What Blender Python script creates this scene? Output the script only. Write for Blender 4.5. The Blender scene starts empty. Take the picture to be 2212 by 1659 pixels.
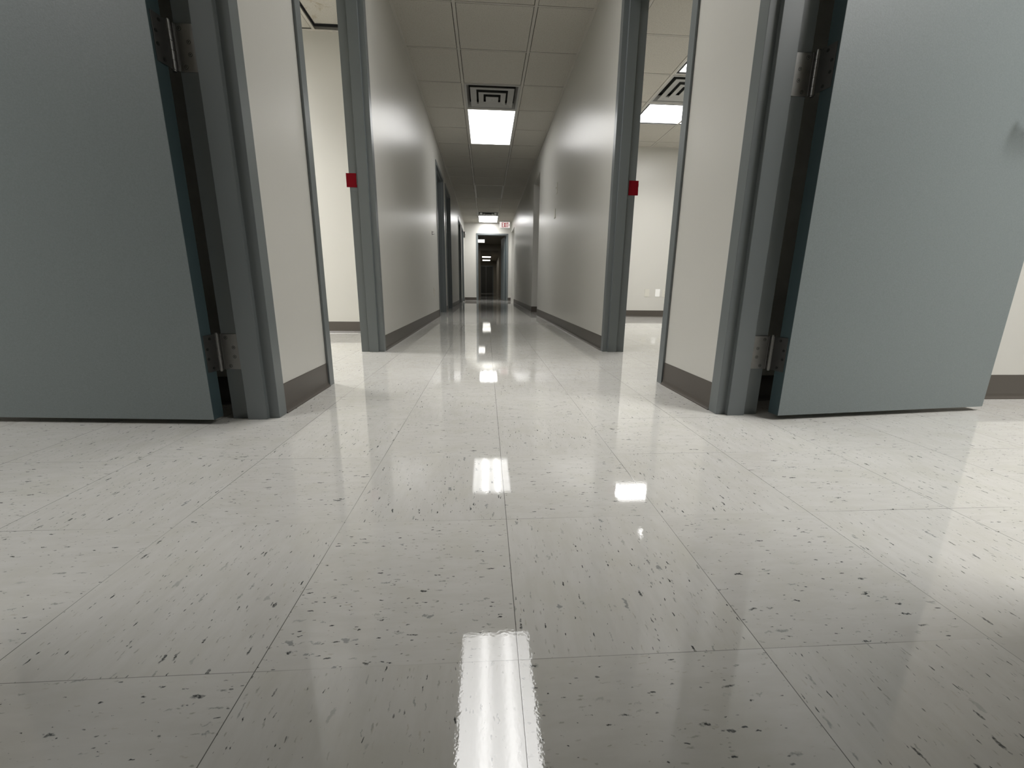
import bpy, bmesh, math, random
from mathutils import Vector, Matrix

random.seed(7)
sc = bpy.context.scene
COL = sc.collection

# ------------------------------------------------------------------ camera
W_PX, H_PX = 2212, 1659
F_PX = 881.01
YAW, PITCH, ROLL, CAM_H = 0.06466, 0.23203, 0.0114, 0.43343
fw = Vector((math.sin(YAW) * math.cos(PITCH), math.cos(YAW) * math.cos(PITCH), -math.sin(PITCH)))
rt = Vector((math.cos(YAW), -math.sin(YAW), 0))
up = rt.cross(fw)
r2 = rt * math.cos(ROLL) + up * math.sin(ROLL)
u2 = -rt * math.sin(ROLL) + up * math.cos(ROLL)
cam_data = bpy.data.cameras.new('camera')
cam = bpy.data.objects.new('camera', cam_data)
COL.objects.link(cam)
cam.matrix_world = Matrix(((r2.x, u2.x, -fw.x, 0), (r2.y, u2.y, -fw.y, 0), (r2.z, u2.z, -fw.z, CAM_H), (0, 0, 0, 1)))
cam_data.sensor_width = 36
cam_data.sensor_fit = 'HORIZONTAL'
cam_data.lens = F_PX / W_PX * 36
cam_data.clip_start = 0.01
cam_data.clip_end = 100
sc.camera = cam

# ------------------------------------------------------------------ world, exposure, lamp strengths
world = bpy.data.worlds.new('World')
sc.world = world
world.use_nodes = True
world.node_tree.nodes['Background'].inputs[0].default_value = (0, 0, 0, 1)
world.node_tree.nodes['Background'].inputs[1].default_value = 0.0
sc.view_settings.view_transform = 'Standard'
sc.view_settings.look = 'None'
sc.view_settings.exposure = 0.14
sc.view_settings.gamma = 1.0
sc.view_settings.use_curve_mapping = False
sc.cycles.use_denoising = True
sc.cycles.max_bounces = 12
sc.cycles.diffuse_bounces = 8
sc.cycles.glossy_bounces = 6
sc.cycles.caustics_reflective = True
sc.cycles.sample_clamp_indirect = 6.0
# lamps: (lens radiance, watts thrown downwards through the prismatic lens)
HALL_LAMP = (4.7, 5.0)
NEAR_HALL_LAMP = (3.6, 8.0)
FAR_HALL_LAMP = (10.0, 14.0)
RIGHT_OFFICE_LAMP = (7.0, 17.5)
LEFT_OFFICE_LAMP = (11.0, 42.0)
NEAR_RIGHT_LAMP = (9.0, 36.0)
NEAR_LEFT_LAMP = (5.0, 21.0)
LOBBY_LAMP = 4.5
LENS_SPREAD = 130.0
HALL_SPREAD = 98.0

# ------------------------------------------------------------------ measured layout (metres)
XL, XR = -0.70, 0.83          # hall wall faces
FP = 0.01                     # how far a frame stands proud of its wall
WT = 0.13                     # wall thickness
CZ = 2.458                    # ceiling height
YB, YE = -4.0, 14.05          # hall ends
T = 0.3048
TX, TY = -0.26724, 0.3977     # floor tile corner
G = 0.6096
CX, CY = -0.23142, 3.55514    # ceiling grid corner
ZO = 2.110                    # door opening height
FW = 0.05                     # frame face width


# ------------------------------------------------------------------ node helpers
def new_mat(name):
    m = bpy.data.materials.new(name)
    m.use_nodes = True
    nt = m.node_tree
    for n in list(nt.nodes):
        nt.nodes.remove(n)
    out = nt.nodes.new('ShaderNodeOutputMaterial')
    b = nt.nodes.new('ShaderNodeBsdfPrincipled')
    nt.links.new(b.outputs[0], out.inputs[0])
    return m, nt, b


class NB:
    def __init__(self, nt):
        self.nt = nt

    def _in(self, sock, v):
        if hasattr(v, 'is_output'):
            self.nt.links.new(v, sock)
        elif v is not None:
            sock.default_value = v

    def math(self, op, a, b=None, c=None, clamp=False):
        n = self.nt.nodes.new('ShaderNodeMath')
        n.operation = op
        n.use_clamp = clamp
        self._in(n.inputs[0], a)
        if b is not None:
            self._in(n.inputs[1], b)
        if c is not None:
            self._in(n.inputs[2], c)
        return n.outputs[0]

    def xyz(self, x, y, z=0.0):
        n = self.nt.nodes.new('ShaderNodeCombineXYZ')
        for i, v in enumerate((x, y, z)):
            self._in(n.inputs[i], v)
        return n.outputs[0]

    def sep(self, v):
        n = self.nt.nodes.new('ShaderNodeSeparateXYZ')
        self._in(n.inputs[0], v)
        return n.outputs

    def vmath(self, op, a, b=None):
        n = self.nt.nodes.new('ShaderNodeVectorMath')
        n.operation = op
        self._in(n.inputs[0], a)
        if b is not None:
            self._in(n.inputs[1], b)
        return n.outputs[0]

    def coord(self, which='Object'):
        n = self.nt.nodes.new('ShaderNodeTexCoord')
        return n.outputs[which]

    def noise(self, vec, scale, detail=2.0, rough=0.5, dist=0.0):
        n = self.nt.nodes.new('ShaderNodeTexNoise')
        self._in(n.inputs['Vector'], vec)
        n.inputs['Scale'].default_value = scale
        n.inputs['Detail'].default_value = detail
        n.inputs['Roughness'].default_value = rough
        n.inputs['Distortion'].default_value = dist
        return n.outputs[0], n.outputs[1]

    def voronoi(self, vec, scale=1.0, rnd=1.0):
        n = self.nt.nodes.new('ShaderNodeTexVoronoi')
        self._in(n.inputs['Vector'], vec)
        n.inputs['Scale'].default_value = scale
        n.inputs['Randomness'].default_value = rnd
        return n.outputs['Distance'], n.outputs['Color']

    def ramp(self, v, a, b, lo=0.0, hi=1.0, smooth=True):
        n = self.nt.nodes.new('ShaderNodeMapRange')
        n.interpolation_type = 'SMOOTHSTEP' if smooth else 'LINEAR'
        self._in(n.inputs[0], v)
        self._in(n.inputs[1], a)
        self._in(n.inputs[2], b)
        self._in(n.inputs[3], lo)
        self._in(n.inputs[4], hi)
        return n.outputs[0]

    def mix(self, fac, a, b, mode='MIX'):
        n = self.nt.nodes.new('ShaderNodeMix')
        n.data_type = 'RGBA'
        n.blend_type = mode
        self._in(n.inputs[0], fac)
        self._in(n.inputs[6], a)
        self._in(n.inputs[7], b)
        return n.outputs[2]

    def bump(self, h, strength, dist):
        n = self.nt.nodes.new('ShaderNodeBump')
        n.inputs['Strength'].default_value = strength
        n.inputs['Distance'].default_value = dist
        self._in(n.inputs['Height'], h)
        return n.outputs[0]


def rgb(*c):
    return (c[0], c[1], c[2], 1.0)


def paint(name, col, rough, var=0.03, nscale=6.0, bump_scale=None, bump_d=0.0, metallic=0.0, ior=1.5):
    m, nt, b = new_mat(name)
    k = NB(nt)
    co = k.coord()
    f, _ = k.noise(co, nscale, 3.0)
    lo = rgb(*[c * (1 - var) for c in col])
    hi = rgb(*[min(1, c * (1 + var)) for c in col])
    nt.links.new(k.mix(f, lo, hi), b.inputs['Base Color'])
    b.inputs['Roughness'].default_value = rough
    b.inputs['Metallic'].default_value = metallic
    b.inputs['IOR'].default_value = ior
    if bump_scale:
        h, _ = k.noise(co, bump_scale, 2.0)
        nt.links.new(k.bump(h, 1.0, bump_d), b.inputs['Normal'])
    return m


def emitter(name, col, strength):
    m = bpy.data.materials.new(name)
    m.use_nodes = True
    nt = m.node_tree
    nt.nodes.clear()
    out = nt.nodes.new('ShaderNodeOutputMaterial')
    e = nt.nodes.new('ShaderNodeEmission')
    e.inputs[0].default_value = rgb(*col)
    e.inputs[1].default_value = strength
    nt.links.new(e.outputs[0], out.inputs[0])
    return m


def lens_mat(name, strength):
    """prismatic acrylic lens with two tubes glowing behind it, along local Y"""
    m = bpy.data.materials.new(name)
    m.use_nodes = True
    nt = m.node_tree
    nt.nodes.clear()
    k = NB(nt)
    out = nt.nodes.new('ShaderNodeOutputMaterial')
    e = nt.nodes.new('ShaderNodeEmission')
    x = k.sep(k.coord())[0]
    a = k.math('ABSOLUTE', x)
    d = k.math('DIVIDE', k.math('SUBTRACT', a, 0.093), 0.042)
    g = k.math('POWER', 2.718, k.math('MULTIPLY', k.math('MULTIPLY', d, d), -1.0))
    s = k.math('MULTIPLY_ADD', g, 1.1, 0.72)
    nt.links.new(k.math('MULTIPLY', s, strength), e.inputs[1])
    e.inputs[0].default_value = rgb(1.0, 0.99, 0.975)
    nt.links.new(e.outputs[0], out.inputs[0])
    return m


def floor_mat():
    m, nt, b = new_mat('vinyl_tile')
    k = NB(nt)
    co = k.coord()
    s = k.sep(co)
    ux = k.math('DIVIDE', k.math('SUBTRACT', s[0], TX), T)
    uy = k.math('DIVIDE', k.math('SUBTRACT', s[1], TY), T)
    ix = k.math('FLOOR', ux)
    iy = k.math('FLOOR', uy)
    fx = k.math('FRACT', ux)
    fy = k.math('FRACT', uy)
    par = k.math('FLOORED_MODULO', k.math('ADD', ix, iy), 2.0)
    ipar = k.math('SUBTRACT', 1.0, par)
    along = k.math('ADD', k.math('MULTIPLY', s[0], ipar), k.math('MULTIPLY', s[1], par))
    across = k.math('ADD', k.math('MULTIPLY', s[1], ipar), k.math('MULTIPLY', s[0], par))
    off = k.math('ADD', k.math('MULTIPLY', ix, 0.731), k.math('MULTIPLY', iy, 1.377))
    along = k.math('ADD', along, off)
    P = k.xyz(along, across, 0.0)
    _, wob = k.noise(P, 150.0, 4.0)
    wob = k.vmath('SUBTRACT', wob, (0.5, 0.5, 0.5))

    def chips(sa, sc_, seed, gate, rmin, rmax, edge, wobble):
        v = k.xyz(k.math('MULTIPLY_ADD', along, 1.0 / sa, seed), k.math('MULTIPLY_ADD', across, 1.0 / sc_, seed * 1.7), 0.0)
        v = k.vmath('ADD', v, k.vmath('MULTIPLY', wob, (wobble, wobble, 0.0)))
        d, c = k.voronoi(v)
        cs = k.sep(c)
        r = k.math('MULTIPLY_ADD', k.math('POWER', cs[1], 2.5), rmax - rmin, rmin)
        on = k.math('LESS_THAN', cs[0], gate)
        e0 = k.math('MULTIPLY', r, 1.0 - edge)
        msk = k.ramp(d, e0, r, 1.0, 0.0)
        return k.math('MULTIPLY', msk, on), cs[2]

    base = rgb(0.635, 0.624, 0.592)
    n1, _ = k.noise(k.xyz(k.math('MULTIPLY', along, 14.0), k.math('MULTIPLY', across, 60.0), 0.0), 1.0, 4.0, 0.6)
    col = k.mix(k.ramp(n1, 0.3, 0.7), rgb(0.595, 0.584, 0.548), base)
    mot, _ = k.noise(k.vmath('ADD', co, k.xyz(off, 0.0, 0.0)), 11.0, 4.0, 0.6)
    col = k.mix(k.ramp(mot, 0.42, 0.72, 0.0, 0.5), col, rgb(0.555, 0.543, 0.482))
    # faint tan and grey chips
    mB, vB = chips(0.016, 0.0044, 3.1, 0.60, 0.08, 0.42, 0.8, 1.2)
    cB = k.mix(vB, rgb(0.33, 0.325, 0.29), rgb(0.50, 0.475, 0.41))
    col = k.mix(k.math('MULTIPLY', mB, 0.75), col, cB)
    # larger pale grey chips
    mC, vC = chips(0.034, 0.0115, 9.4, 0.22, 0.10, 0.38, 0.55, 1.2)
    col = k.mix(k.math('MULTIPLY', mC, 0.75), col, k.mix(vC, rgb(0.22, 0.23, 0.225), rgb(0.42, 0.42, 0.39)))
    # dark chips
    mA, vA = chips(0.024, 0.0064, 0.0, 0.46, 0.05, 0.40, 0.55, 1.2)
    cA = k.mix(vA, rgb(0.022, 0.025, 0.026), rgb(0.36, 0.365, 0.34))
    inn, _ = k.noise(P, 420.0, 2.0)
    col = k.mix(k.math('MULTIPLY', mA, k.ramp(inn, 0.3, 0.6, 0.55, 1.0)), col, cA)
    mD, vD = chips(0.013, 0.0038, 5.7, 0.20, 0.08, 0.38, 0.55, 1.2)
    col = k.mix(mD, col, rgb(0.05, 0.053, 0.052))
    mE, vE = chips(0.0085, 0.0036, 2.3, 0.34, 0.08, 0.40, 0.6, 1.0)
    col = k.mix(k.math('MULTIPLY', mE, 0.8), col, k.mix(vE, rgb(0.09, 0.093, 0.09), rgb(0.40, 0.39, 0.34)))
    # tiny tone difference from tile to tile
    wn = nt.nodes.new('ShaderNodeTexWhiteNoise')
    wn.noise_dimensions = '2D'
    nt.links.new(k.xyz(ix, iy), wn.inputs['Vector'])
    tone = k.math('MULTIPLY_ADD', wn.outputs['Value'], 0.05, 0.965)
    n = nt.nodes.new('ShaderNodeVectorMath')
    n.operation = 'SCALE'
    nt.links.new(col, n.inputs[0])
    nt.links.new(tone, n.inputs['Scale'])
    col = n.outputs[0]
    # joints
    ex = k.math('MINIMUM', fx, k.math('SUBTRACT', 1.0, fx))
    ey = k.math('MINIMUM', fy, k.math('SUBTRACT', 1.0, fy))
    fade, _ = k.noise(co, 2.3, 1.0)
    jx = k.math('MULTIPLY', k.ramp(k.math('MULTIPLY', ex, T), 0.0002, 0.0008, 1.0, 0.0), k.ramp(fade, 0.30, 0.52, 0.30, 0.9))
    jy = k.math('MULTIPLY', k.ramp(k.math('MULTIPLY', ey, T), 0.0002, 0.0007, 1.0, 0.0), k.ramp(fade, 0.42, 0.66, 0.06, 0.8))
    jm = k.math('MAXIMUM', jx, jy)
    col = k.mix(jm, col, rgb(0.05, 0.047, 0.04))
    nt.links.new(col, b.inputs['Base Color'])
    rn, _ = k.noise(co, 5.0, 3.0)
    nt.links.new(k.math('MULTIPLY_ADD', rn, 0.02, 0.012), b.inputs['Roughness'])
    b.inputs['IOR'].default_value = 1.61
    h1, _ = k.noise(co, 22.0, 1.0)
    h2, _ = k.noise(co, 240.0, 2.0)
    h = k.math('ADD', k.math('MULTIPLY', h1, 0.25), k.math('MULTIPLY', h2, 0.5))
    h = k.math('SUBTRACT', h, k.math('MULTIPLY', jm, 0.5))
    nt.links.new(k.bump(h, 1.0, 0.00005), b.inputs['Normal'])
    return m


def tile_mat(name='ceiling_board', stain=False):
    m, nt, b = new_mat(name)
    k = NB(nt)
    co = k.coord()
    f, _ = k.noise(co, 170.0, 3.0, 0.7)
    col = k.mix(k.ramp(f, 0.52, 0.68), rgb(0.56, 0.54, 0.49), rgb(0.35, 0.335, 0.295))
    big, _ = k.noise(co, 1.7, 2.0)
    col = k.mix(k.ramp(big, 0.3, 0.8, 0.0, 0.25), col, rgb(0.49, 0.465, 0.41))
    if stain:
        st, _ = k.noise(co, 5.0, 5.0, 0.65, 0.6)
        col = k.mix(k.ramp(st, 0.56, 0.66, 0.0, 0.55), col, rgb(0.33, 0.27, 0.17))
    nt.links.new(col, b.inputs['Base Color'])
    b.inputs['Roughness'].default_value = 0.95
    b.inputs['Specular IOR Level'].default_value = 0.1
    nt.links.new(k.bump(f, 0.5, 0.002), b.inputs['Normal'])
    return m


M = {}
M['wall'] = paint('wall_paint', (0.585, 0.575, 0.535), 0.32, 0.02, 3.0, 220.0, 0.00012, ior=1.6)
M['floor'] = floor_mat()
M['tile'] = tile_mat()
M['stained'] = tile_mat('stained_board', True)
M['grid'] = paint('grid_metal', (0.53, 0.51, 0.465), 0.5, 0.02)
M['frame'] = paint('frame_paint', (0.150, 0.166, 0.169), 0.30, 0.03, 5.0, 300.0, 0.00006)
M['door'] = paint('door_paint', (0.185, 0.212, 0.215), 0.48, 0.15, 230.0, 260.0, 0.0002)
M['door_edge'] = paint('door_edge_teal', (0.042, 0.068, 0.075), 0.45, 0.03)  # darker and more teal than the leaf faces
M['base'] = paint('vinyl_base', (0.082, 0.071, 0.060), 0.34, 0.05, 8.0)
M['steel'] = paint('brushed_steel', (0.27, 0.266, 0.258), 0.36, 0.12, 40.0, metallic=1.0)
M['dull_steel'] = paint('dull_steel', (0.115, 0.114, 0.11), 0.5, 0.15, 40.0, metallic=1.0)
M['dark_steel'] = paint('dark_screw_hole', (0.03, 0.03, 0.03), 0.5, 0.0, metallic=0.6)
M['tape'] = paint('red_tape', (0.20, 0.002, 0.008), 0.75, 0.08, 20.0, ior=1.25)
M['white_metal'] = paint('white_enamel', (0.66, 0.66, 0.64), 0.4, 0.02)
M['plenum'] = paint('dusty_duct', (0.025, 0.025, 0.023), 0.9, 0.3, 20.0)
M['vent'] = paint('grey_enamel', (0.42, 0.42, 0.405), 0.5, 0.06, 14.0)
M['plate'] = paint('almond_plate', (0.64, 0.625, 0.56), 0.4, 0.01)
M['white_plate'] = paint('white_plate', (0.90, 0.90, 0.88), 0.35, 0.01)
M['black'] = paint('black_plastic_and_shade', (0.02, 0.02, 0.02), 0.5, 0.0)  # socket slots, and strips that stand in for shade
M['unlit'] = paint('unlit_acrylic', (0.47, 0.455, 0.41), 0.9, 0.03, 60.0)
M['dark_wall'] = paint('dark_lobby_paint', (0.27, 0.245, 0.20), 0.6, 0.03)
M['dark_door'] = paint('dark_door_stain', (0.035, 0.034, 0.03), 0.5, 0.1)
M['lens_hall'] = lens_mat('hall_lens', HALL_LAMP[0])
M['lens_near'] = lens_mat('near_hall_lens', NEAR_HALL_LAMP[0])
M['lens_far'] = lens_mat('far_hall_lens', FAR_HALL_LAMP[0])
M['lens_right'] = lens_mat('right_office_lens', RIGHT_OFFICE_LAMP[0])
M['lens_left'] = lens_mat('left_office_lens', LEFT_OFFICE_LAMP[0])
M['lens_near_right'] = lens_mat('near_right_lens', NEAR_RIGHT_LAMP[0])
M['lens_near_left'] = lens_mat('near_left_lens', NEAR_LEFT_LAMP[0])
M['lens_lobby'] = emitter('lobby_lens', (1.0, 0.97, 0.9), LOBBY_LAMP)
M['exit_face'] = emitter('exit_face', (1.0, 0.93, 0.88), 0.75)
M['exit_red'] = emitter('exit_red', (0.30, 0.006, 0.014), 0.9)


# ------------------------------------------------------------------ mesh helpers
class MB:
    def __init__(self):
        self.v, self.f, self.mi = [], [], []

    def face(self, idx, mi=0):
        self.f.append(idx)
        self.mi.append(mi)

    def quad(self, a, b, c, d, mi=0):
        n = len(self.v)
        self.v += [tuple(a), tuple(b), tuple(c), tuple(d)]
        self.face((n, n + 1, n + 2, n + 3), mi)

    def box(self, x0, x1, y0, y1, z0, z1, mi=0, mx=None):
        n = len(self.v)
        ps = [(x0, y0, z0), (x1, y0, z0), (x1, y1, z0), (x0, y1, z0), (x0, y0, z1), (x1, y0, z1), (x1, y1, z1), (x0, y1, z1)]
        if mx is not None:
            ps = [tuple(mx @ Vector(p)) for p in ps]
        self.v += ps
        for q in ((0, 3, 2, 1), (4, 5, 6, 7), (0, 1, 5, 4), (1, 2, 6, 5), (2, 3, 7, 6), (3, 0, 4, 7)):
            self.face(tuple(n + i for i in q), mi)

    def cyl(self, p0, p1, r, seg=16, mi=0, r1=None):
        p0, p1 = Vector(p0), Vector(p1)
        r1 = r if r1 is None else r1
        d = (p1 - p0).normalized()
        a = d.orthogonal().normalized()
        c = d.cross(a)
        n = len(self.v)
        for p, rr in ((p0, r), (p1, r1)):
            for i in range(seg):
                t = 2 * math.pi * i / seg
                self.v.append(tuple(p + (a * math.cos(t) + c * math.sin(t)) * rr))
        for i in range(seg):
            j = (i + 1) % seg
            self.face((n + i, n + j, n + seg + j, n + seg + i), mi)
        self.face(tuple(n + i for i in reversed(range(seg))), mi)
        self.face(tuple(n + seg + i for i in range(seg)), mi)

    def tube(self, pts, r, seg=10, mi=0):
        pts = [Vector(p) for p in pts]
        n0 = len(self.v)
        prev = None
        for i, p in enumerate(pts):
            d = (pts[min(i + 1, len(pts) - 1)] - pts[max(i - 1, 0)]).normalized()
            if prev is None:
                a = d.orthogonal().normalized()
            else:
                a = (prev - d * prev.dot(d)).normalized()
            prev = a
            c = d.cross(a)
            for q in range(seg):
                t = 2 * math.pi * q / seg
                self.v.append(tuple(p + (a * math.cos(t) + c * math.sin(t)) * r))
        for i in range(len(pts) - 1):
            for q in range(seg):
                j = (q + 1) % seg
                self.face((n0 + i * seg + q, n0 + i * seg + j, n0 + (i + 1) * seg + j, n0 + (i + 1) * seg + q), mi)
        self.face(tuple(n0 + q for q in reversed(range(seg))), mi)
        e = n0 + (len(pts) - 1) * seg
        self.face(tuple(e + q for q in range(seg)), mi)

    def prism(self, prof, path_fn, n_st, mi=0):
        """closed profile (list of 2-tuples) swept through n_st stations; path_fn(p, i) gives the 3D point"""
        n = len(self.v)
        m = len(prof)
        for i in range(n_st):
            for p in prof:
                self.v.append(tuple(path_fn(p, i)))
        for i in range(n_st - 1):
            for a in range(m):
                b = (a + 1) % m
                self.face((n + i * m + a, n + i * m + b, n + (i + 1) * m + b, n + (i + 1) * m + a), mi)
        self.face(tuple(n + a for a in reversed(range(m))), mi)
        e = n + (n_st - 1) * m
        self.face(tuple(e + a for a in range(m)), mi)

    def build(self, name, mats, parent=None, bevel=0.0, smooth=False, loc=None):
        me = bpy.data.meshes.new(name)
        me.from_pydata(self.v, [], self.f)
        if not isinstance(mats, (list, tuple)):
            mats = [mats]
        for m in mats:
            me.materials.append(m)
        me.polygons.foreach_set('material_index', self.mi)
        bm = bmesh.new()
        bm.from_mesh(me)
        bmesh.ops.recalc_face_normals(bm, faces=bm.faces)
        bm.to_mesh(me)
        bm.free()
        if smooth:
            for p in me.polygons:
                p.use_smooth = True
        o = bpy.data.objects.new(name, me)
        COL.objects.link(o)
        if parent is not None:
            o.parent = parent
        if loc is not None:
            o.location = loc
        if bevel:
            md = o.modifiers.new('edge', 'BEVEL')
            md.width = bevel
            md.segments = 2
            md.limit_method = 'ANGLE'
            md.angle_limit = math.radians(40)
        return o


def tag(o, label, cat, group=None, kind=None):
    o['label'] = label
    o['category'] = cat
    if group:
        o['group'] = group
    if kind:
        o['kind'] = kind
    return o


def empty(name, loc=(0, 0, 0), rz=0.0):
    o = bpy.data.objects.new(name, None)
    o.empty_display_size = 0.1
    COL.objects.link(o)
    o.location = loc
    o.rotation_euler = (0, 0, rz)
    return o


def copy_tree(o, parent=None):
    c = o.copy()
    COL.objects.link(c)
    if parent is not None:
        c.parent = parent
    for ch in list(o.children):
        copy_tree(ch, c)
    return c


# ------------------------------------------------------------------ floor
mb = MB()
mb.box(-4.6, 4.8, YB - 0.3, 35.0, -0.12, 0.0)
tag(mb.build('floor', M['floor']), 'glossy white vinyl tile floor with grey chips running through all rooms', 'floor', kind='structure')

# ------------------------------------------------------------------ openings
LEFT = [(0.414, 1.349), (1.855, 2.796), (6.352, 7.285), (7.685, 8.62), (11.05, 11.985), (12.45, 13.385)]
RIGHT = [(0.414, 1.349), (1.872, 2.813)]
DRY = [(6.735, 7.56, 2.155), (12.52, 13.93, 2.165)]      # plain drywall openings on the right
ZT = 2.62


def wall_with_openings(x0, x1, y0, y1, openings):
    """openings: (ya, yb, head z, margin) - margin is the jamb core inside the wall end"""
    mb = MB()
    y = y0
    for ya, yb, zh, mg in sorted(openings):
        mb.box(x0, x1, y, ya - mg, 0, ZT)
        mb.box(x0, x1, ya - mg, yb + mg, zh + mg, ZT)
        y = yb + mg
    mb.box(x0, x1, y, y1, 0, ZT)
    return mb


tag(wall_with_openings(XL - WT, XL, YB, YE, [(a, b, ZO, 0.02) for a, b in LEFT]).build('wall_left', M['wall']),
    'pale grey semi-gloss wall along the left side of the hall, with six doorways', 'wall', kind='structure')
tag(wall_with_openings(XR, XR + WT, YB, YE, [(a, b, ZO, 0.02) for a, b in RIGHT] + [(a, b, z, 0.0) for a, b, z in DRY]).build('wall_right', M['wall']),
    'pale grey semi-gloss wall along the right side of the hall with two plain openings', 'wall', kind='structure')

# end wall with the far doorway
EX0, EX1 = -0.268, 0.682
ZE = 2.09
mb = MB()
mb.box(-4.3, EX0 - 0.02, YE, YE + WT, 0, ZT)
mb.box(EX1 + 0.02, 4.5, YE, YE + WT, 0, ZT)
mb.box(EX0 - 0.02, EX1 + 0.02, YE, YE + WT, ZE + 0.02, ZT)
tag(mb.build('wall_end', M['wall']), 'pale wall closing the far end of the hall around the dark doorway', 'wall', kind='structure')
mb = MB()
mb.box(-4.3, 4.5, YB - WT, YB, 0, ZT)
tag(mb.build('wall_back', M['wall']), 'pale wall closing the hall behind the camera', 'wall', kind='structure')


def slab(name, label, x0, x1, y0, y1, m='wall', z0=0.0, z1=ZT):
    mb = MB()
    mb.box(x0, x1, y0, y1, z0, z1)
    return tag(mb.build(name, M[m]), label, 'wall', kind='structure')


LX, RX = -4.2, 4.4
slab('wall_outer_left', 'outer wall of the left offices', LX - WT, LX, YB, YE)
slab('wall_outer_right', 'outer wall of the right offices', RX, RX + WT, YB, YE)
for y0, y1, lab in ((1.53, 1.65, 'partition wall close behind the open left door'), (4.0, 4.12, 'pale back wall seen through the second left doorway'),
                    (7.425, 7.545, 'partition wall between the third and fourth left doorways'), (10.3, 10.42, 'back wall of the dark fourth left office'),
                    (12.16, 12.28, 'partition wall between the last two left doorways')):
    slab('wall_partition_left', lab, LX, XL - WT, y0, y1)
for y0, y1, lab in ((1.535, 1.655, 'partition wall seen past the free edge of the open right door'),
                    (6.48, 6.735, 'pale back wall with three plates seen through the second right doorway'),
                    (7.56, 7.68, 'wall end facing the camera inside the right drywall opening'),
                    (12.40, 12.52, 'side wall of the passage at the far right end of the hall')):
    slab('wall_partition_right', lab, XR + WT, RX, y0, y1)

# ------------------------------------------------------------------ door frames
# profile: (depth from hall face, offset w into the wall; negative = into the opening)
PROF = [(0.0, 0.05), (0.0, 0.0), (0.033, 0.0), (0.033, -0.016), (0.094, -0.016), (0.094, 0.0), (0.15, 0.0), (0.15, 0.05),
        (0.141, 0.05), (0.141, 0.02), (0.009, 0.02), (0.009, 0.05)]


def door_frame(y0, y1, zt, depth_to_xyz, parent):
    mb = MB()

    def fn(p, i):
        d, w = p
        u, z = ((y0 - w, 0.0), (y0 - w, zt + w), (y1 + w, zt + w), (y1 + w, 0.0))[i]
        return depth_to_xyz(d, u, z)
    mb.prism(PROF, fn, 4)
    return mb.build('door_frame', M['frame'], parent, bevel=0.0012)


LF, RF = XL + FP, XR - FP


def left_d(d, u, z):
    return (LF - d, u, z)


def right_d(d, u, z):
    return (RF + d, u, z)


# ------------------------------------------------------------------ hinges (built at world place for one side, s = -1 left, +1 right)
def make_hinge(parent, s, zc, edge):
    """s: side; zc: centre height; edge: dict with frame plate and door plate corners"""
    h = empty('hinge')
    h.parent = parent
    hh = 0.0572
    xb, yb = edge['barrel']
    # plate let into the jamb
    xj0, xj1 = edge['jamb_x']
    mb = MB()
    mb.box(min(xj0, xj1), max(xj0, xj1), 1.3455, 1.3498, zc - hh, zc + hh)
    mb.box(min(xb, xj1), max(xb, xj1), 1.3438, 1.3470, zc - hh, zc + hh)
    mb.build('jamb_plate', M['steel'], h, bevel=0.0008)
    # door edge plate
    A, B = Vector(edge['door_back']), Vector(edge['door_front'])
    dirv = (B - A).normalized()
    nrm = Vector((-s, 0)) if abs(dirv.y) > 0.5 else Vector((0, -1))
    nrm = Vector((dirv.y, -dirv.x))
    if nrm.x * s > 0:
        nrm = -nrm
    p0 = A + nrm * 0.0008
    p1 = A + dirv * 0.036 + nrm * 0.0008
    mb = MB()
    q = [p0 - nrm * 0.002, p1 - nrm * 0.002, p1 + nrm * 0.0008, p0 + nrm * 0.0008]
    q[0] = Vector((xb, yb)) - nrm * 0.001
    q[3] = Vector((xb, yb)) + nrm * 0.001
    n = len(mb.v)
    for z in (zc - hh, zc + hh):
        mb.v += [(p.x, p.y, z) for p in q]
    mb.face((3, 2, 1, 0)); mb.face((4, 5, 6, 7))
    for i in range(4):
        j = (i + 1) % 4
        mb.face((i, j, 4 + j, 4 + i))
    mb.build('door_plate', M['dull_steel'], h, bevel=0.0006)
    # five knuckles on a pin
    mb = MB()
    L = 2 * hh + 0.003
    for i in range(5):
        a = zc - L / 2 + L * i / 5
        mb.cyl((xb, yb, a + 0.0006), (xb, yb, a + L / 5 - 0.0006), 0.0072, 18)
    mb.cyl((xb, yb, zc - L / 2 - 0.003), (xb, yb, zc + L / 2 + 0.003), 0.0055, 14)
    mb.build('knuckle', M['steel'], h, smooth=False)
    # screws
    w = abs(xj1 - xj0)
    for dx, dz in ((0.74, 0.045), (0.36, 0.014), (0.36, -0.016), (0.66, -0.046)):
        x = xj0 + (xj1 - xj0) * dx
        mb = MB()
        mb.cyl((x, 1.3458, zc + dz), (x, 1.3453, zc + dz), 0.0052, 16, 1)
        mb.cyl((x, 1.3455, zc + dz), (x, 1.3449, zc + dz), 0.0042, 16, 0, 0.0036)
        mb.cyl((x, 1.3451, zc + dz), (x, 1.3446, zc + dz), 0.0018, 8, 1)
        mb.build('screw', [M['steel'], M['dark_steel']], h)
    for tt, dz in ((0.55, 0.045), (0.84, 0.014), (0.84, -0.016), (0.55, -0.046)):
        p = Vector((xb, yb)).lerp(p1, tt)
        mb = MB()
        a = p + nrm * 0.0004
        b = p + nrm * 0.0016
        mb.cyl((a.x, a.y, zc + dz), (b.x, b.y, zc + dz), 0.0045, 14, 1)
        mb.build('screw', [M['steel'], M['dark_steel']], h)
    return h


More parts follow.
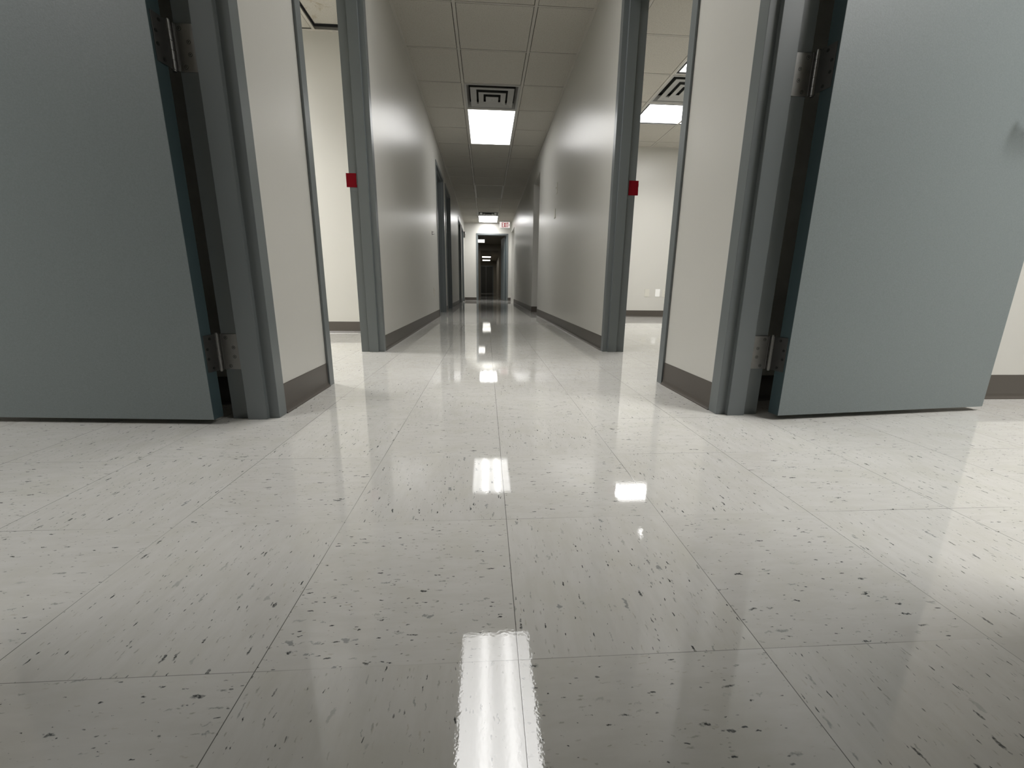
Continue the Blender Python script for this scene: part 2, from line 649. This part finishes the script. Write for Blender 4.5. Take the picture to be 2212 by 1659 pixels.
def lever_set(parent, base, face_n, along):
    """round rose and return lever; base on the leaf face, face_n outward, along towards the hinge"""
    o = empty('door_lever')
    o.parent = parent
    b = Vector(base)
    n = Vector(face_n)
    a = Vector(along)
    mb = MB()
    mb.cyl(b, b + n * 0.010, 0.032, 28, 0, 0.029)
    mb.build('rose', M['steel'], o)
    mb = MB()
    mb.tube([b + n * 0.008, b + n * 0.030, b + n * 0.045 + a * 0.004, b + n * 0.052 + a * 0.016, b + n * 0.053 + a * 0.05, b + n * 0.052 + a * 0.098, b + n * 0.044 + a * 0.112, b + n * 0.034 + a * 0.114], 0.0085, 12)
    mb.build('lever', M['steel'], o, smooth=True)
    return o


def door_leaf(parent, back, front, direction, width, z0, z1):
    """back/front: plan corners of the hinge edge; direction: unit plan vector from hinge edge to free edge"""
    mb = MB()
    A, B, D = Vector(back), Vector(front), Vector(direction)
    P = [A, B, B + D * width, A + D * width]
    for z in (z0, z1):
        mb.v += [(p.x, p.y, z) for p in P]
    mb.face((3, 2, 1, 0)); mb.face((4, 5, 6, 7))
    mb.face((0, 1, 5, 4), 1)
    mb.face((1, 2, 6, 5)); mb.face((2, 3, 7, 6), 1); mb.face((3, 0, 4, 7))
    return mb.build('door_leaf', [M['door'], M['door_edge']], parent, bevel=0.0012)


def rot(v, a):
    return Vector((v[0] * math.cos(a) - v[1] * math.sin(a), v[0] * math.sin(a) + v[1] * math.cos(a)))


# near left door, swung open into the left office
d1 = tag(empty('door_1', (0, 0, 0)), 'grey-green steel door standing open at the left edge, darker of the two near doors', 'door', kind='structure')
door_frame(*LEFT[0], ZO, left_d, d1)
aL = math.radians(3.9)
DL = Vector((-math.cos(aL), math.sin(aL)))
NL = Vector((-math.sin(aL), -math.cos(aL)))
backL = Vector((-0.8535, 1.3245))
frontL = backL + NL * 0.044
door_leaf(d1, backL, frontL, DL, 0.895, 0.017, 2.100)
for zc in (0.224, 1.0595, 1.895):
    make_hinge(d1, -1, zc, dict(barrel=(-0.8475, 1.338), jamb_x=(-0.786, -0.838), door_back=tuple(backL), door_front=tuple(frontL)))
bL = frontL + DL * 0.838
lever_set(d1, (bL.x, bL.y, 0.99), (NL.x, NL.y, 0), (-DL.x, -DL.y, 0))

# near right door
d2 = tag(empty('door_2', (0, 0, 0)), 'blue-grey steel door standing open at the right edge, lighter of the two near doors', 'door', kind='structure')
door_frame(*RIGHT[0], ZO, right_d, d2)
aR = math.radians(5.95)
DR = Vector((math.cos(aR), math.sin(aR)))
NR = Vector((math.sin(aR), -math.cos(aR)))
backR = Vector((0.9895, 1.3170))
frontR = backR + NR * 0.044
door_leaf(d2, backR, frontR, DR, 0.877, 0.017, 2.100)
for zc in (0.224, 1.064, 1.904):
    make_hinge(d2, 1, zc, dict(barrel=(0.982, 1.338), jamb_x=(0.919, 0.972), door_back=tuple(backR), door_front=tuple(frontR)))
bR = frontR + DR * 0.812
lever_set(d2, (bR.x, bR.y, 0.99), (NR.x, NR.y, 0), (-DR.x, -DR.y, 0))

# frames of the other doorways
for n, (side, ya, yb, lab) in enumerate((
        (-1, *LEFT[1], 'steel door frame around the lit second doorway on the left, with a red tape patch'),
        (1, *RIGHT[1], 'steel door frame around the lit second doorway on the right, with a red tape patch'),
        (-1, *LEFT[2], 'steel door frame of the third doorway on the left, dark room inside'),
        (-1, *LEFT[3], 'steel door frame of the fourth doorway on the left, just past a narrow wall strip'),
        (-1, *LEFT[4], 'steel door frame of the fifth doorway on the left, far down the hall'),
        (-1, *LEFT[5], 'steel door frame of the last doorway on the left beside the end wall')), start=3):
    d = tag(empty('door_%d' % n), lab, 'door frame', kind='structure')
    door_frame(ya, yb, ZO, left_d if side < 0 else right_d, d)
    if n in (3, 4):
        # strike plate let into the far jamb
        mb = MB()
        xa, xb = (LF - 0.142, LF - 0.099) if side < 0 else (RF + 0.099, RF + 0.142)
        mb.box(xa, xb, yb - 0.0012, yb + 0.001, 1.005, 1.130)
        lip = (LF - 0.160, LF - 0.142) if side < 0 else (RF + 0.142, RF + 0.160)
        mb.box(lip[0], lip[1], yb - 0.0012, yb + 0.0008, 1.035, 1.10)
        mb.build('strike_plate', M['frame'], d)

# far end door: frame and open leaf
d9 = tag(empty('door_9'), 'blue-grey door at the far end of the hall, standing open on a dark lobby', 'door', kind='structure')
mb = MB()


def end_fn(p, i):
    d, w = p
    u, z = ((EX0 - w, 0.0), (EX0 - w, ZE + w), (EX1 + w, ZE + w), (EX1 + w, 0.0))[i]
    return (u, YE - FP + d, z)


mb.prism(PROF, end_fn, 4)
mb.build('door_frame', M['frame'], d9, bevel=0.0012)
aE = math.radians(97)
DE = Vector((math.cos(aE), math.sin(aE)))
NE = Vector((-math.sin(aE), math.cos(aE)))
bE = Vector((EX1 + 0.005, YE + 0.150))
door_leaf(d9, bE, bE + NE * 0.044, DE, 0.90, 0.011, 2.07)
pE = bE + NE * 0.044 + DE * 0.835
lever_set(d9, (pE.x, pE.y, 1.02), (NE.x, NE.y, 0), (-DE.x, -DE.y, 0))
for zc in (0.23, 1.06, 1.9):
    mb = MB()
    mb.cyl((EX1 + 0.010, YE + 0.146, zc - 0.057), (EX1 + 0.010, YE + 0.146, zc + 0.057), 0.007, 12)
    mb.build('hinge', M['steel'], d9)

# ------------------------------------------------------------------ cove base
BH = 0.102
CPROF = [(0.0, 0.0), (0.013, 0.0), (0.0125, 0.003), (0.009, 0.0065), (0.0055, 0.012), (0.0038, 0.022), (0.0032, BH - 0.002), (0.0022, BH), (0.0, BH)]


def base_run(mb, p0, p1, n):
    """p0->p1 plan line on the wall face, n = plan normal into the room"""
    p0, p1, n = Vector(p0), Vector(p1), Vector(n)

    def fn(p, i):
        q = (p0, p1)[i] + n * p[0]
        return (q.x, q.y, p[1])
    mb.prism(CPROF, fn, 2)


def baseboard(name, label, runs):
    mb = MB()
    for r in runs:
        base_run(mb, *r)
    return tag(mb.build(name, M['base']), label, 'baseboard', kind='structure')


def runs_along(x, n, ys):
    return [((x, a), (x, b), n) for a, b in ys]


fo = FW + 0.002
lo = LEFT
baseboard('baseboard_left', 'dark brown rubber base along the left hall wall',
          runs_along(XL, (1, 0), [(YB, lo[0][0] - fo), (lo[0][1] + fo, lo[1][0] - fo), (lo[1][1] + fo, lo[2][0] - fo), (lo[2][1] + fo, lo[3][0] - fo),
                                  (lo[3][1] + fo, lo[4][0] - fo), (lo[4][1] + fo, lo[5][0] - fo), (lo[5][1] + fo, YE)]))
ro = RIGHT
baseboard('baseboard_right', 'dark brown rubber base along the right hall wall',
          runs_along(XR, (-1, 0), [(YB, ro[0][0] - fo), (ro[0][1] + fo, ro[1][0] - fo), (ro[1][1] + fo, DRY[0][0]), (DRY[0][1], DRY[1][0])])
          + [((XR, DRY[0][1]), (RX, DRY[0][1]), (0, -1)), ((XR, DRY[1][0]), (RX, DRY[1][0]), (0, 1)), ((XR, DRY[0][0]), (RX, DRY[0][0]), (0, 1))])
baseboard('baseboard_end', 'dark rubber base on the end wall either side of the far door',
          [((XL, YE), (EX0 - fo, YE), (0, -1)), ((EX1 + fo, YE), (RX, YE), (0, -1))])
baseboard('baseboard_left_office', 'brown rubber base in the lit left office seen through the second doorway',
          [((LX, 4.0), (XL - WT, 4.0), (0, -1)), ((LX, 1.53), (XL - WT - 0.03, 1.53), (0, -1)), ((LX, 1.65), (LX, 4.0), (1, 0)), ((LX, YB), (LX, 1.53), (1, 0))])
baseboard('baseboard_right_office', 'brown rubber base in the lit right office seen through the second doorway',
          [((XR + WT, 6.48), (RX, 6.48), (0, -1)), ((RX, 1.655), (RX, 6.48), (-1, 0))])
baseboard('baseboard_near_right', 'brown rubber base past the free edge of the open right door',
          [((XR + WT + 0.03, 1.535), (RX, 1.535), (0, -1)), ((RX, YB), (RX, 1.535), (-1, 0))])


# ------------------------------------------------------------------ suspended ceilings
def ceiling(name, label, x0, x1, y0, y1, gx, gy, holes, half=False, skip=()):
    """2 ft x 2 ft lay-in boards in a painted grid; holes: cells left open for fixtures (i, j)"""
    tl = MB()
    gr = MB()
    nx0, nx1 = math.floor((x0 - gx) / G), math.ceil((x1 - gx) / G)
    ny0, ny1 = math.floor((y0 - gy) / G), math.ceil((y1 - gy) / G)
    hb, gap = 0.012, 0.0038
    for i in range(nx0, nx1):
        for j in range(ny0, ny1):
            if (i, j) in holes or (i, j) in skip:
                continue
            ca, cb = max(gx + i * G, x0), min(gx + (i + 1) * G, x1)
            da, db = max(gy + j * G, y0), min(gy + (j + 1) * G, y1)
            if cb - ca < 0.035 or db - da < 0.035:
                continue
            q = hb + gap
            jit = [random.uniform(0, 0.0025) for _ in range(4)]
            tl.box(ca + q + jit[0], cb - q - jit[1], da + 0.006 + gap + jit[2], db - 0.006 - gap - jit[3], CZ, CZ + 0.016)
    for i in range(nx0, nx1 + 1):
        x = gx + i * G
        if x0 + 0.03 < x < x1 - 0.03:
            gr.box(x - hb, x + hb, y0, y1, CZ - 0.0015, CZ + 0.03)
    for j in range(ny0, ny1 + 1):
        y = gy + j * G
        if not (y0 + 0.03 < y < y1 - 0.03):
            continue
        xs = [x0] + [gx + i * G for i in range(nx0, nx1 + 1) if x0 + 0.03 < gx + i * G < x1 - 0.03] + [x1]
        for k in range(len(xs) - 1):
            i = math.floor(((xs[k] + xs[k + 1]) / 2 - gx) / G)
            if (i, j) in holes and (i, j - 1) in holes and holes[(i, j)] == holes[(i, j - 1)]:
                continue
            a = xs[k] + (hb if k else 0)
            b = xs[k + 1] - (hb if k < len(xs) - 2 else 0)
            gr.box(a, b, y - 0.006, y + 0.006, CZ - 0.001, CZ + 0.03)
    e = 0.022
    gr.box(x0, x0 + e, y0, y1, CZ - 0.002, CZ + 0.001)
    gr.box(x1 - e, x1, y0, y1, CZ - 0.002, CZ + 0.001)
    gr.box(x0 + e, x1 - e, y0, y0 + e, CZ - 0.002, CZ + 0.001)
    gr.box(x0 + e, x1 - e, y1 - e, y1, CZ - 0.002, CZ + 0.001)
    bk = MB()
    bk.box(x0, x1, y0, y1, CZ + 0.14, CZ + 0.155)
    o = tag(tl.build(name, M['tile']), label, 'ceiling', kind='structure')
    gr.build('ceiling_grid', M['grid'], o)
    bk.build('ceiling_deck', M['plenum'], o)
    return o


HALL_HOLES = {}


def hole(i, j, key):
    HALL_HOLES[(i, j)] = key


# hall fixture cells: column 0; rows counted from CY
for j in (-3, -2):
    hole(0, j, 'near')
hole(0, 2, 'vent')
for j in (3, 4):
    hole(0, j, 'mid')
for j in (9, 10):
    hole(0, j, 'off')
hole(0, 14, 'vent2')
for j in (15, 16):
    hole(0, j, 'far')
ceiling('ceiling', 'suspended ceiling of two foot boards over the hall', XL, XR, YB, YE, CX, CY, HALL_HOLES)

R2X, R2Y = 1.81, 5.04
RH = {(0, 0): 'a', (1, 0): 'a2', (0, -1): 'v', (0, -2): 'b', (1, -2): 'b2'}
# office lights lie across, so keep their long cell open as one
ceiling('ceiling_right_office', 'suspended ceiling with lights and air diffuser in the right office', XR + WT, RX, 1.655, 6.48, R2X, R2Y, RH)
L2X, L2Y = -1.392 - 0.0, 3.974 - 6 * G
LH = {(-2, 3): 'l', (-2, 2): 'l'}
ceiling('ceiling_left_office', 'suspended ceiling with a stained board in the left office', LX, XL - WT, 1.65, 4.0, L2X, 3.974, {(0, -1): 's', (-2, -2): 'l', (-3, -2): 'l2'})
NRX, NRY = 2.0, -0.4
ceiling('ceiling_near_right', 'suspended ceiling over the near right office', XR + WT, RX, YB, 1.535, NRX, NRY, {(0, 0): 'r', (0, 1): 'r'})
NLX, NLY = -2.75, -0.4
ceiling('ceiling_near_left', 'suspended ceiling over the near left office', LX, XL - WT, YB, 1.53, NLX, NLY, {(0, 0): 'r', (0, 1): 'r'})
mb = MB()
for y0, y1 in ((4.12, 7.425), (7.545, 10.3), (10.42, 12.16), (12.28, YE)):
    mb.box(LX, XL - WT, y0, y1, CZ, CZ + 0.02)
for y0, y1 in ((6.735, 7.56), (7.68, 12.40), (12.52, YE)):
    mb.box(XR + WT, RX, y0, y1, CZ, CZ + 0.02)
tag(mb.build('ceiling_dark_rooms', M['tile']), 'plain ceiling over the unlit rooms along the hall', 'ceiling', kind='structure')


# ------------------------------------------------------------------ ceiling lights
def make_light(mat, watts=0.0, lens_rim_shade=False, spread=LENS_SPREAD):
    """2 ft x 4 ft lay-in troffer, long axis on local Y, origin at the centre of its face"""
    o = empty('ceiling_light')
    w, l = G / 2 - 0.013, G - 0.008
    t = 0.014
    mb = MB()
    mb.box(-w, -w + t, -l, l, -0.001, 0.07)
    mb.box(w - t, w, -l, l, -0.001, 0.07)
    mb.box(-w + t, w - t, -l, -l + t, -0.001, 0.07)
    mb.box(-w + t, w - t, l - t, l, -0.001, 0.07)
    mb.box(-w, w, -l, l, 0.07, 0.075)
    mb.build('light_frame', M['white_metal'], o)
    mb = MB()
    mb.box(-w + t, w - t, -l + t, l - t, 0.004, 0.009)
    mb.build('lens', mat, o)
    if lens_rim_shade:  # black strips drawn in as the shade around a recessed lens
        mb = MB()
        q = 0.022
        for xa, xb, ya, yb in ((-w + t, -w + t + q, -l + t, l - t), (w - t - q, w - t, -l + t, l - t), (-w + t + q, w - t - q, -l + t, -l + t + q), (-w + t + q, w - t - q, l - t - q, l - t)):
            mb.box(xa, xb, ya, yb, 0.0005, 0.0038)
        mb.build('lens_rim_shade', M['black'], o)
    if watts:
        ld = bpy.data.lights.new('lens_light', 'AREA')
        ld.shape = 'RECTANGLE'
        ld.size = 2 * (w - t) - 0.02
        ld.size_y = 2 * (l - t) - 0.02
        ld.energy = watts
        ld.spread = math.radians(spread)
        ld.color = (1.0, 0.99, 0.975)
        lo_ = bpy.data.objects.new('lens_light', ld)
        COL.objects.link(lo_)
        lo_.parent = o
        lo_.location = (0, 0, 0.002)
    return o


def place_light(mat, x, y, label, group, rz=0.0, watts=0.0, lens_rim_shade=False, spread=LENS_SPREAD):
    o = make_light(mat, watts, lens_rim_shade, spread)
    o.location = (x, y, CZ)
    o.rotation_euler = (0, 0, rz)
    return tag(o, label, 'ceiling light', group)


hx = CX + G / 2
HG = 'fluorescent lights along the hall'
place_light(M['lens_near'], hx, CY + G * -2, 'lit hall ceiling light nearest the camera, mirrored as a bright strip in the floor', HG, watts=NEAR_HALL_LAMP[1], spread=HALL_SPREAD)
place_light(M['lens_hall'], hx, CY + G * 4, 'lit hall ceiling light directly behind the larger air diffuser', HG, watts=HALL_LAMP[1], spread=HALL_SPREAD)
place_light(M['unlit'], hx, CY + G * 10, 'unlit grey hall ceiling light between the two lit ones', HG)
place_light(M['lens_far'], hx, CY + G * 16, 'lit hall ceiling light touching the end wall above the far door', HG, watts=FAR_HALL_LAMP[1])
OG = 'office ceiling lights beyond the side doorways'
place_light(M['lens_right'], R2X + G, R2Y + G / 2, 'bright office light beyond the diffuser through the right doorway', OG, math.pi / 2, RIGHT_OFFICE_LAMP[1], True)
place_light(M['lens_right'], R2X + G, R2Y - 1.5 * G, 'bright office light on the near side of the diffuser, right doorway', OG, math.pi / 2, RIGHT_OFFICE_LAMP[1], True)
place_light(M['lens_left'], -1.392 - 2 * G, 3.974 - 1.5 * G, 'office light lighting the room through the second left doorway', OG, math.pi / 2, LEFT_OFFICE_LAMP[1])
place_light(M['lens_near_right'], NRX + G / 2, NRY + G, 'office light in the room of the open right door', OG, watts=NEAR_RIGHT_LAMP[1])
place_light(M['lens_near_left'], NLX + G / 2, NLY + G, 'office light in the room of the open left door', OG, watts=NEAR_LEFT_LAMP[1])


# ------------------------------------------------------------------ air diffusers
def sq_ring(mb, ro, zo, ri, zi, th=0.0015, mi=0):
    """square frustum sheet from outer half-size ro at height zo to inner half-size ri at height zi"""
    n = len(mb.v)
    for r, z in ((ro, zo), (ri, zi), (ri, zi + th), (ro, zo + th + 0.004)):
        mb.v += [(-r, -r, z), (r, -r, z), (r, r, z), (-r, r, z)]
    for a in range(4):
        b = (a + 1) % 4
        for k in range(4):
            k2 = (k + 1) % 4
            mb.face((n + k * 4 + a, n + k * 4 + b, n + k2 * 4 + b, n + k2 * 4 + a), mi)


def make_diffuser():
    o = empty('air_diffuser')
    h = G / 2 - 0.013
    mb = MB()
    sq_ring(mb, h, -0.001, 0.272, -0.001)
    sq_ring(mb, 0.272, -0.001, 0.250, 0.055)
    mb.build('vent_frame', M['vent'], o)
    mb = MB()
    mb.box(-0.25, 0.25, -0.25, 0.25, 0.075, 0.08)
    for s in (-1, 1):
        mb.box(s * 0.248 - 0.002, s * 0.248 + 0.002, -0.25, 0.25, 0.05, 0.075)
        mb.box(-0.25, 0.25, s * 0.248 - 0.002, s * 0.248 + 0.002, 0.05, 0.075)
    mb.build('duct_box', M['plenum'], o)
    for ro, zo, ri, zi in ((0.232, -0.007, 0.168, 0.003), (0.146, -0.016, 0.092, -0.007), (0.068, -0.024, 0.004, -0.022)):
        mb = MB()
        sq_ring(mb, ro, zo, ri, zi)
        mb.build('vane', M['vent'], o)
    return o


VG = 'square ceiling air diffusers'
v1 = make_diffuser()
v1.location = (hx, CY + 2.5 * G, CZ)
tag(v1, 'square stepped air diffuser in the hall ceiling before the nearer visible light', 'air diffuser', VG)
v2 = copy_tree(v1)
v2.location = (hx, CY + 14.5 * G, CZ)
tag(v2, 'small distant air diffuser just before the far hall light', 'air diffuser', VG)
v3 = copy_tree(v1)
v3.location = (R2X + G / 2, R2Y - G / 2, CZ)
tag(v3, 'air diffuser between two bright lights seen through the right doorway', 'air diffuser', VG)

# stained board, lifted askew in its cell
mb = MB()
mb.box(-0.277, 0.285, -0.285, 0.269, 0, 0.016)
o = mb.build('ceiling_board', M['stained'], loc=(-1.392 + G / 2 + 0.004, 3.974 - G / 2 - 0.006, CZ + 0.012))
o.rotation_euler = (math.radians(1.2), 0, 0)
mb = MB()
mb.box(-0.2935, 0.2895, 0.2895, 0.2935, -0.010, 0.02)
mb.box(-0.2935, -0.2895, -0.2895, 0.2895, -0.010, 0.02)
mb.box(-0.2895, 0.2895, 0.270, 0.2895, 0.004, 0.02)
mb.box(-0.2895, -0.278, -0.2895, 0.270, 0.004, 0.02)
mb.build('board_gap_shade', M['black'], o)  # solid black strips stand in for shade along two sides of the cell
tag(o, 'stained loose ceiling board with black strips for the shade in its gap, seen at the top through the left doorway', 'ceiling board')

# ------------------------------------------------------------------ red tape on the strikes
def tape(label, xa, xb, y, z0, z1):
    mb = MB()
    n = 5
    for i in range(n):
        za, zb = z0 + (z1 - z0) * i / n, z0 + (z1 - z0) * (i + 1) / n
        mb.box(xa, xb + random.uniform(-0.0008, 0.0008), y - 0.0032, y - 0.0014, za, zb)
    return tag(mb.build('red_tape', M['tape']), label, 'tape', 'red tape patches on the door frames')


tape('red tape patch on the frame of the lit doorway on the left', -0.857, -0.795, LEFT[1][1], 1.027, 1.107)
tape('red tape patch on the frame of the lit doorway on the right', 0.925, 0.988, RIGHT[1][1], 1.026, 1.114)


# ------------------------------------------------------------------ wall plates
def plate(name, label, cat, mat, w, h, holes=True, group=None, kindp='blank'):
    """plate facing local -Y, origin at the centre of its back"""
    o = empty(name)
    mb = MB()
    mb.box(-w / 2, w / 2, -0.006, 0, -h / 2, h / 2)
    mb.build('cover_plate', mat, o, bevel=0.0018)
    if kindp == 'outlet':
        for s in (-1, 1):
            mb = MB()
            mb.cyl((0, -0.006, s * 0.02), (0, -0.0085, s * 0.02), 0.0165, 20)
            mb.box(-0.0075, -0.0055, -0.0088, -0.0084, s * 0.02 - 0.004, s * 0.02 + 0.005, 1)
            mb.box(0.0055, 0.0075, -0.0088, -0.0084, s * 0.02 - 0.004, s * 0.02 + 0.005, 1)
            mb.build('socket', [mat, M['black']], o)
    elif kindp == 'switch':
        mb = MB()
        mb.box(-0.005, 0.005, -0.016, -0.006, -0.004, 0.010)
        mb.build('toggle', mat, o, bevel=0.001)
    else:
        for s in (-1, 1):
            mb = MB()
            mb.cyl((0, -0.006, s * 0.041), (0, -0.0068, s * 0.041), 0.003, 10)
            mb.build('screw', mat, o)
    return tag(o, label, cat, group)


WG = 'wall plates'
p = plate('wall_plate', 'upper of two small plates high on the right hall wall', 'wall plate', M['plate'], 0.07, 0.115, group=WG, kindp='switch')
p.location = (XR, 5.09, 1.562); p.rotation_euler = (0, 0, -math.pi / 2)
p = plate('wall_plate', 'lower of two small plates on the right hall wall', 'wall plate', M['plate'], 0.07, 0.105, group=WG)
p.location = (XR, 5.19, 1.303); p.rotation_euler = (0, 0, -math.pi / 2)
p = plate('wall_outlet', 'pale outlet low on the left hall wall before the third doorway', 'outlet', M['plate'], 0.075, 0.118, group=WG, kindp='outlet')
p.location = (XL, 5.73, 0.362); p.rotation_euler = (0, 0, math.pi / 2)
p = plate('wall_outlet', 'wall-coloured plate left of the white one in the right office', 'outlet', M['plate'], 0.078, 0.118, group=WG)
p.location = (2.545, 6.48, 0.375)
p = plate('wall_outlet', 'bright white plate low on the back wall of the right office', 'outlet', M['white_plate'], 0.074, 0.118, group=WG)
p.location = (2.717, 6.48, 0.377)
p = plate('wall_outlet', 'wall-coloured plate half hidden by the door frame beside the white one', 'outlet', M['plate'], 0.078, 0.118, group=WG, kindp='outlet')
p.location = (2.832, 6.48, 0.372)

# small bracket on the left wall
mb = MB()
mb.box(-0.010, 0.010, 0, 0.004, -0.024, 0.024)
mb.tube([(0, 0.004, 0.012), (0, 0.018, 0.012), (0, 0.022, 0.016)], 0.0025, 8)
mb.tube([(0, 0.004, -0.012), (0, 0.024, -0.012), (0, 0.029, -0.007)], 0.0025, 8)
o = mb.build('wall_bracket', M['dull_steel'], loc=(XL, 5.69, 1.115))
o.rotation_euler = (0, 0, -math.pi / 2)
tag(o, 'tiny dark two-pronged bracket on the left hall wall above the outlet', 'bracket')

# alarm strobe at the far left end
o = empty('alarm_strobe', (XL, 13.72, 2.05), math.pi / 2)
mb = MB(); mb.box(-0.06, 0.06, -0.045, 0, -0.085, 0.085)
mb.build('strobe_body', M['dark_door'], o, bevel=0.004)
mb = MB(); mb.box(-0.03, 0.03, -0.07, -0.045, 0.02, 0.07)
mb.build('strobe_lens', M['white_plate'], o, bevel=0.006)
tag(o, 'small dark alarm box with pale lens high on the left wall beside the end wall', 'alarm')

# ------------------------------------------------------------------ exit sign
EZ = 2.3385
ex = empty('exit_sign', (0.5965, 13.57, EZ))
SW, SH, SD = 0.163, 0.0945, 0.028
mb = MB()
mb.box(-SW, SW, -SD, SD, -SH, SH)
mb.build('sign_box', M['white_metal'], ex, bevel=0.003)
mb = MB()
mb.box(-0.02, 0.02, -0.02, 0.02, SH, CZ - EZ - 0.012)
mb.box(-0.06, 0.06, -0.03, 0.03, CZ - EZ - 0.012, CZ - EZ - 0.002)
mb.build('stem', M['white_metal'], ex)
mb = MB()
mb.box(-SW + 0.008, SW - 0.008, -SD - 0.0015, -SD + 0.001, -SH + 0.008, SH - 0.008)
mb.build('sign_face', M['exit_face'], ex)
mb = MB()
y0, y1 = -SD - 0.0035, -SD - 0.001


def bar(xa, za, xb, zb, t):
    xa, xb = xa * 1.07 - 0.006, xb * 1.07 - 0.006
    d = Vector((xb - xa, zb - za)).normalized()
    n = Vector((-d.y, d.x)) * (t / 2)
    q = [(xa + n.x, za + n.y), (xb + n.x, zb + n.y), (xb - n.x, zb - n.y), (xa - n.x, za - n.y)]
    k = len(mb.v)
    for y in (y0, y1):
        mb.v += [(a, y, b) for a, b in q]
    mb.face((k, k + 1, k + 2, k + 3)); mb.face((k + 7, k + 6, k + 5, k + 4))
    for i in range(4):
        j = (i + 1) % 4
        mb.face((k + i, k + 4 + i, k + 4 + j, k + j))


lh, t = 0.070, 0.018
bar(-0.072, -lh, -0.072, lh, t)
for z in (-lh + t / 2, 0.0, lh - t / 2):
    bar(-0.064, z, -0.034, z, t)
bar(-0.018, -lh, 0.026, lh, t * 1.1)
bar(0.026, -lh, -0.018, lh, t * 1.1)
bar(0.048, -lh, 0.048, lh, t)
bar(0.064, lh - t / 2, 0.112, lh - t / 2, t)
bar(0.088, -lh, 0.088, lh, t)
bar(0.118, 0.028, 0.136, 0.0, 0.012)
bar(0.118, -0.028, 0.136, 0.0, 0.012)
mb.build('lettering', M['exit_red'], ex)
tag(ex, 'white EXIT sign with red letters and right arrow hanging before the end wall', 'exit sign')

# ------------------------------------------------------------------ dark lobby and second hall beyond the far door
LY = 20.6
mb = MB()
mb.box(-3.3, -3.2, YE + WT, LY, 0, ZT)
mb.box(3.2, 3.3, YE + WT, LY, 0, ZT)
mb.box(-3.3, -0.26, LY, LY + 0.12, 0, ZT)
mb.box(0.62, 3.3, LY, LY + 0.12, 0, ZT)
mb.box(-0.26, 0.62, LY, LY + 0.12, 2.16, ZT)
mb.box(-0.80, -0.70, LY + 0.12, 34.0, 0, ZT)
mb.box(0.83, 0.93, LY + 0.12, 34.0, 0, ZT)
mb.box(-0.80, 0.93, 34.0, 34.1, 0, ZT)
tag(mb.build('wall_lobby', M['dark_wall']), 'dim walls of the lobby and second hall beyond the far door', 'wall', kind='structure')
mb = MB()
mb.box(-3.3, 3.3, YE + WT, LY + 0.12, CZ + 0.01, CZ + 0.04)
mb.box(-0.80, 0.93, LY + 0.12, 34.1, CZ + 0.01, CZ + 0.04)
tag(mb.build('ceiling_lobby', M['dark_wall']), 'dim ceiling of the lobby beyond the far door', 'ceiling', kind='structure')
DG = 'dim lights beyond the far door'
for x, y, lab in ((-0.335, 18.75, 'dim lobby light at the upper left inside the far doorway'),
                  (0.04, 28.35, 'upper of two light strips inside the far doorway'),
                  (0.035, 31.7, 'lower of two light strips inside the far doorway')):
    o = place_light(M['lens_lobby'], x, y, lab, DG)
    o.location.z = CZ - 0.07
tw = tag(empty('door_10', (0, 33.96, 0)), 'dark double door with a pale centre line at the end of the second hall', 'door', kind='structure')
mb = MB()
mb.box(-0.45, 0.595, -0.06, 0.03, 2.06, 2.12)
mb.box(-0.45, -0.39, -0.06, 0.03, 0, 2.06)
mb.box(0.535, 0.595, -0.06, 0.03, 0, 2.06)
mb.build('door_frame', M['frame'], tw)
for xa, xb in ((-0.388, 0.0), (0.022, 0.533)):
    mb = MB()
    mb.box(xa, xb, -0.045, 0.0, 0.01, 2.055)
    mb.build('door_leaf', M['dark_door'], tw)
mb = MB()
mb.box(0.0, 0.022, -0.06, -0.02, 0.01, 2.055)
mb.build('astragal', M['steel'], tw)
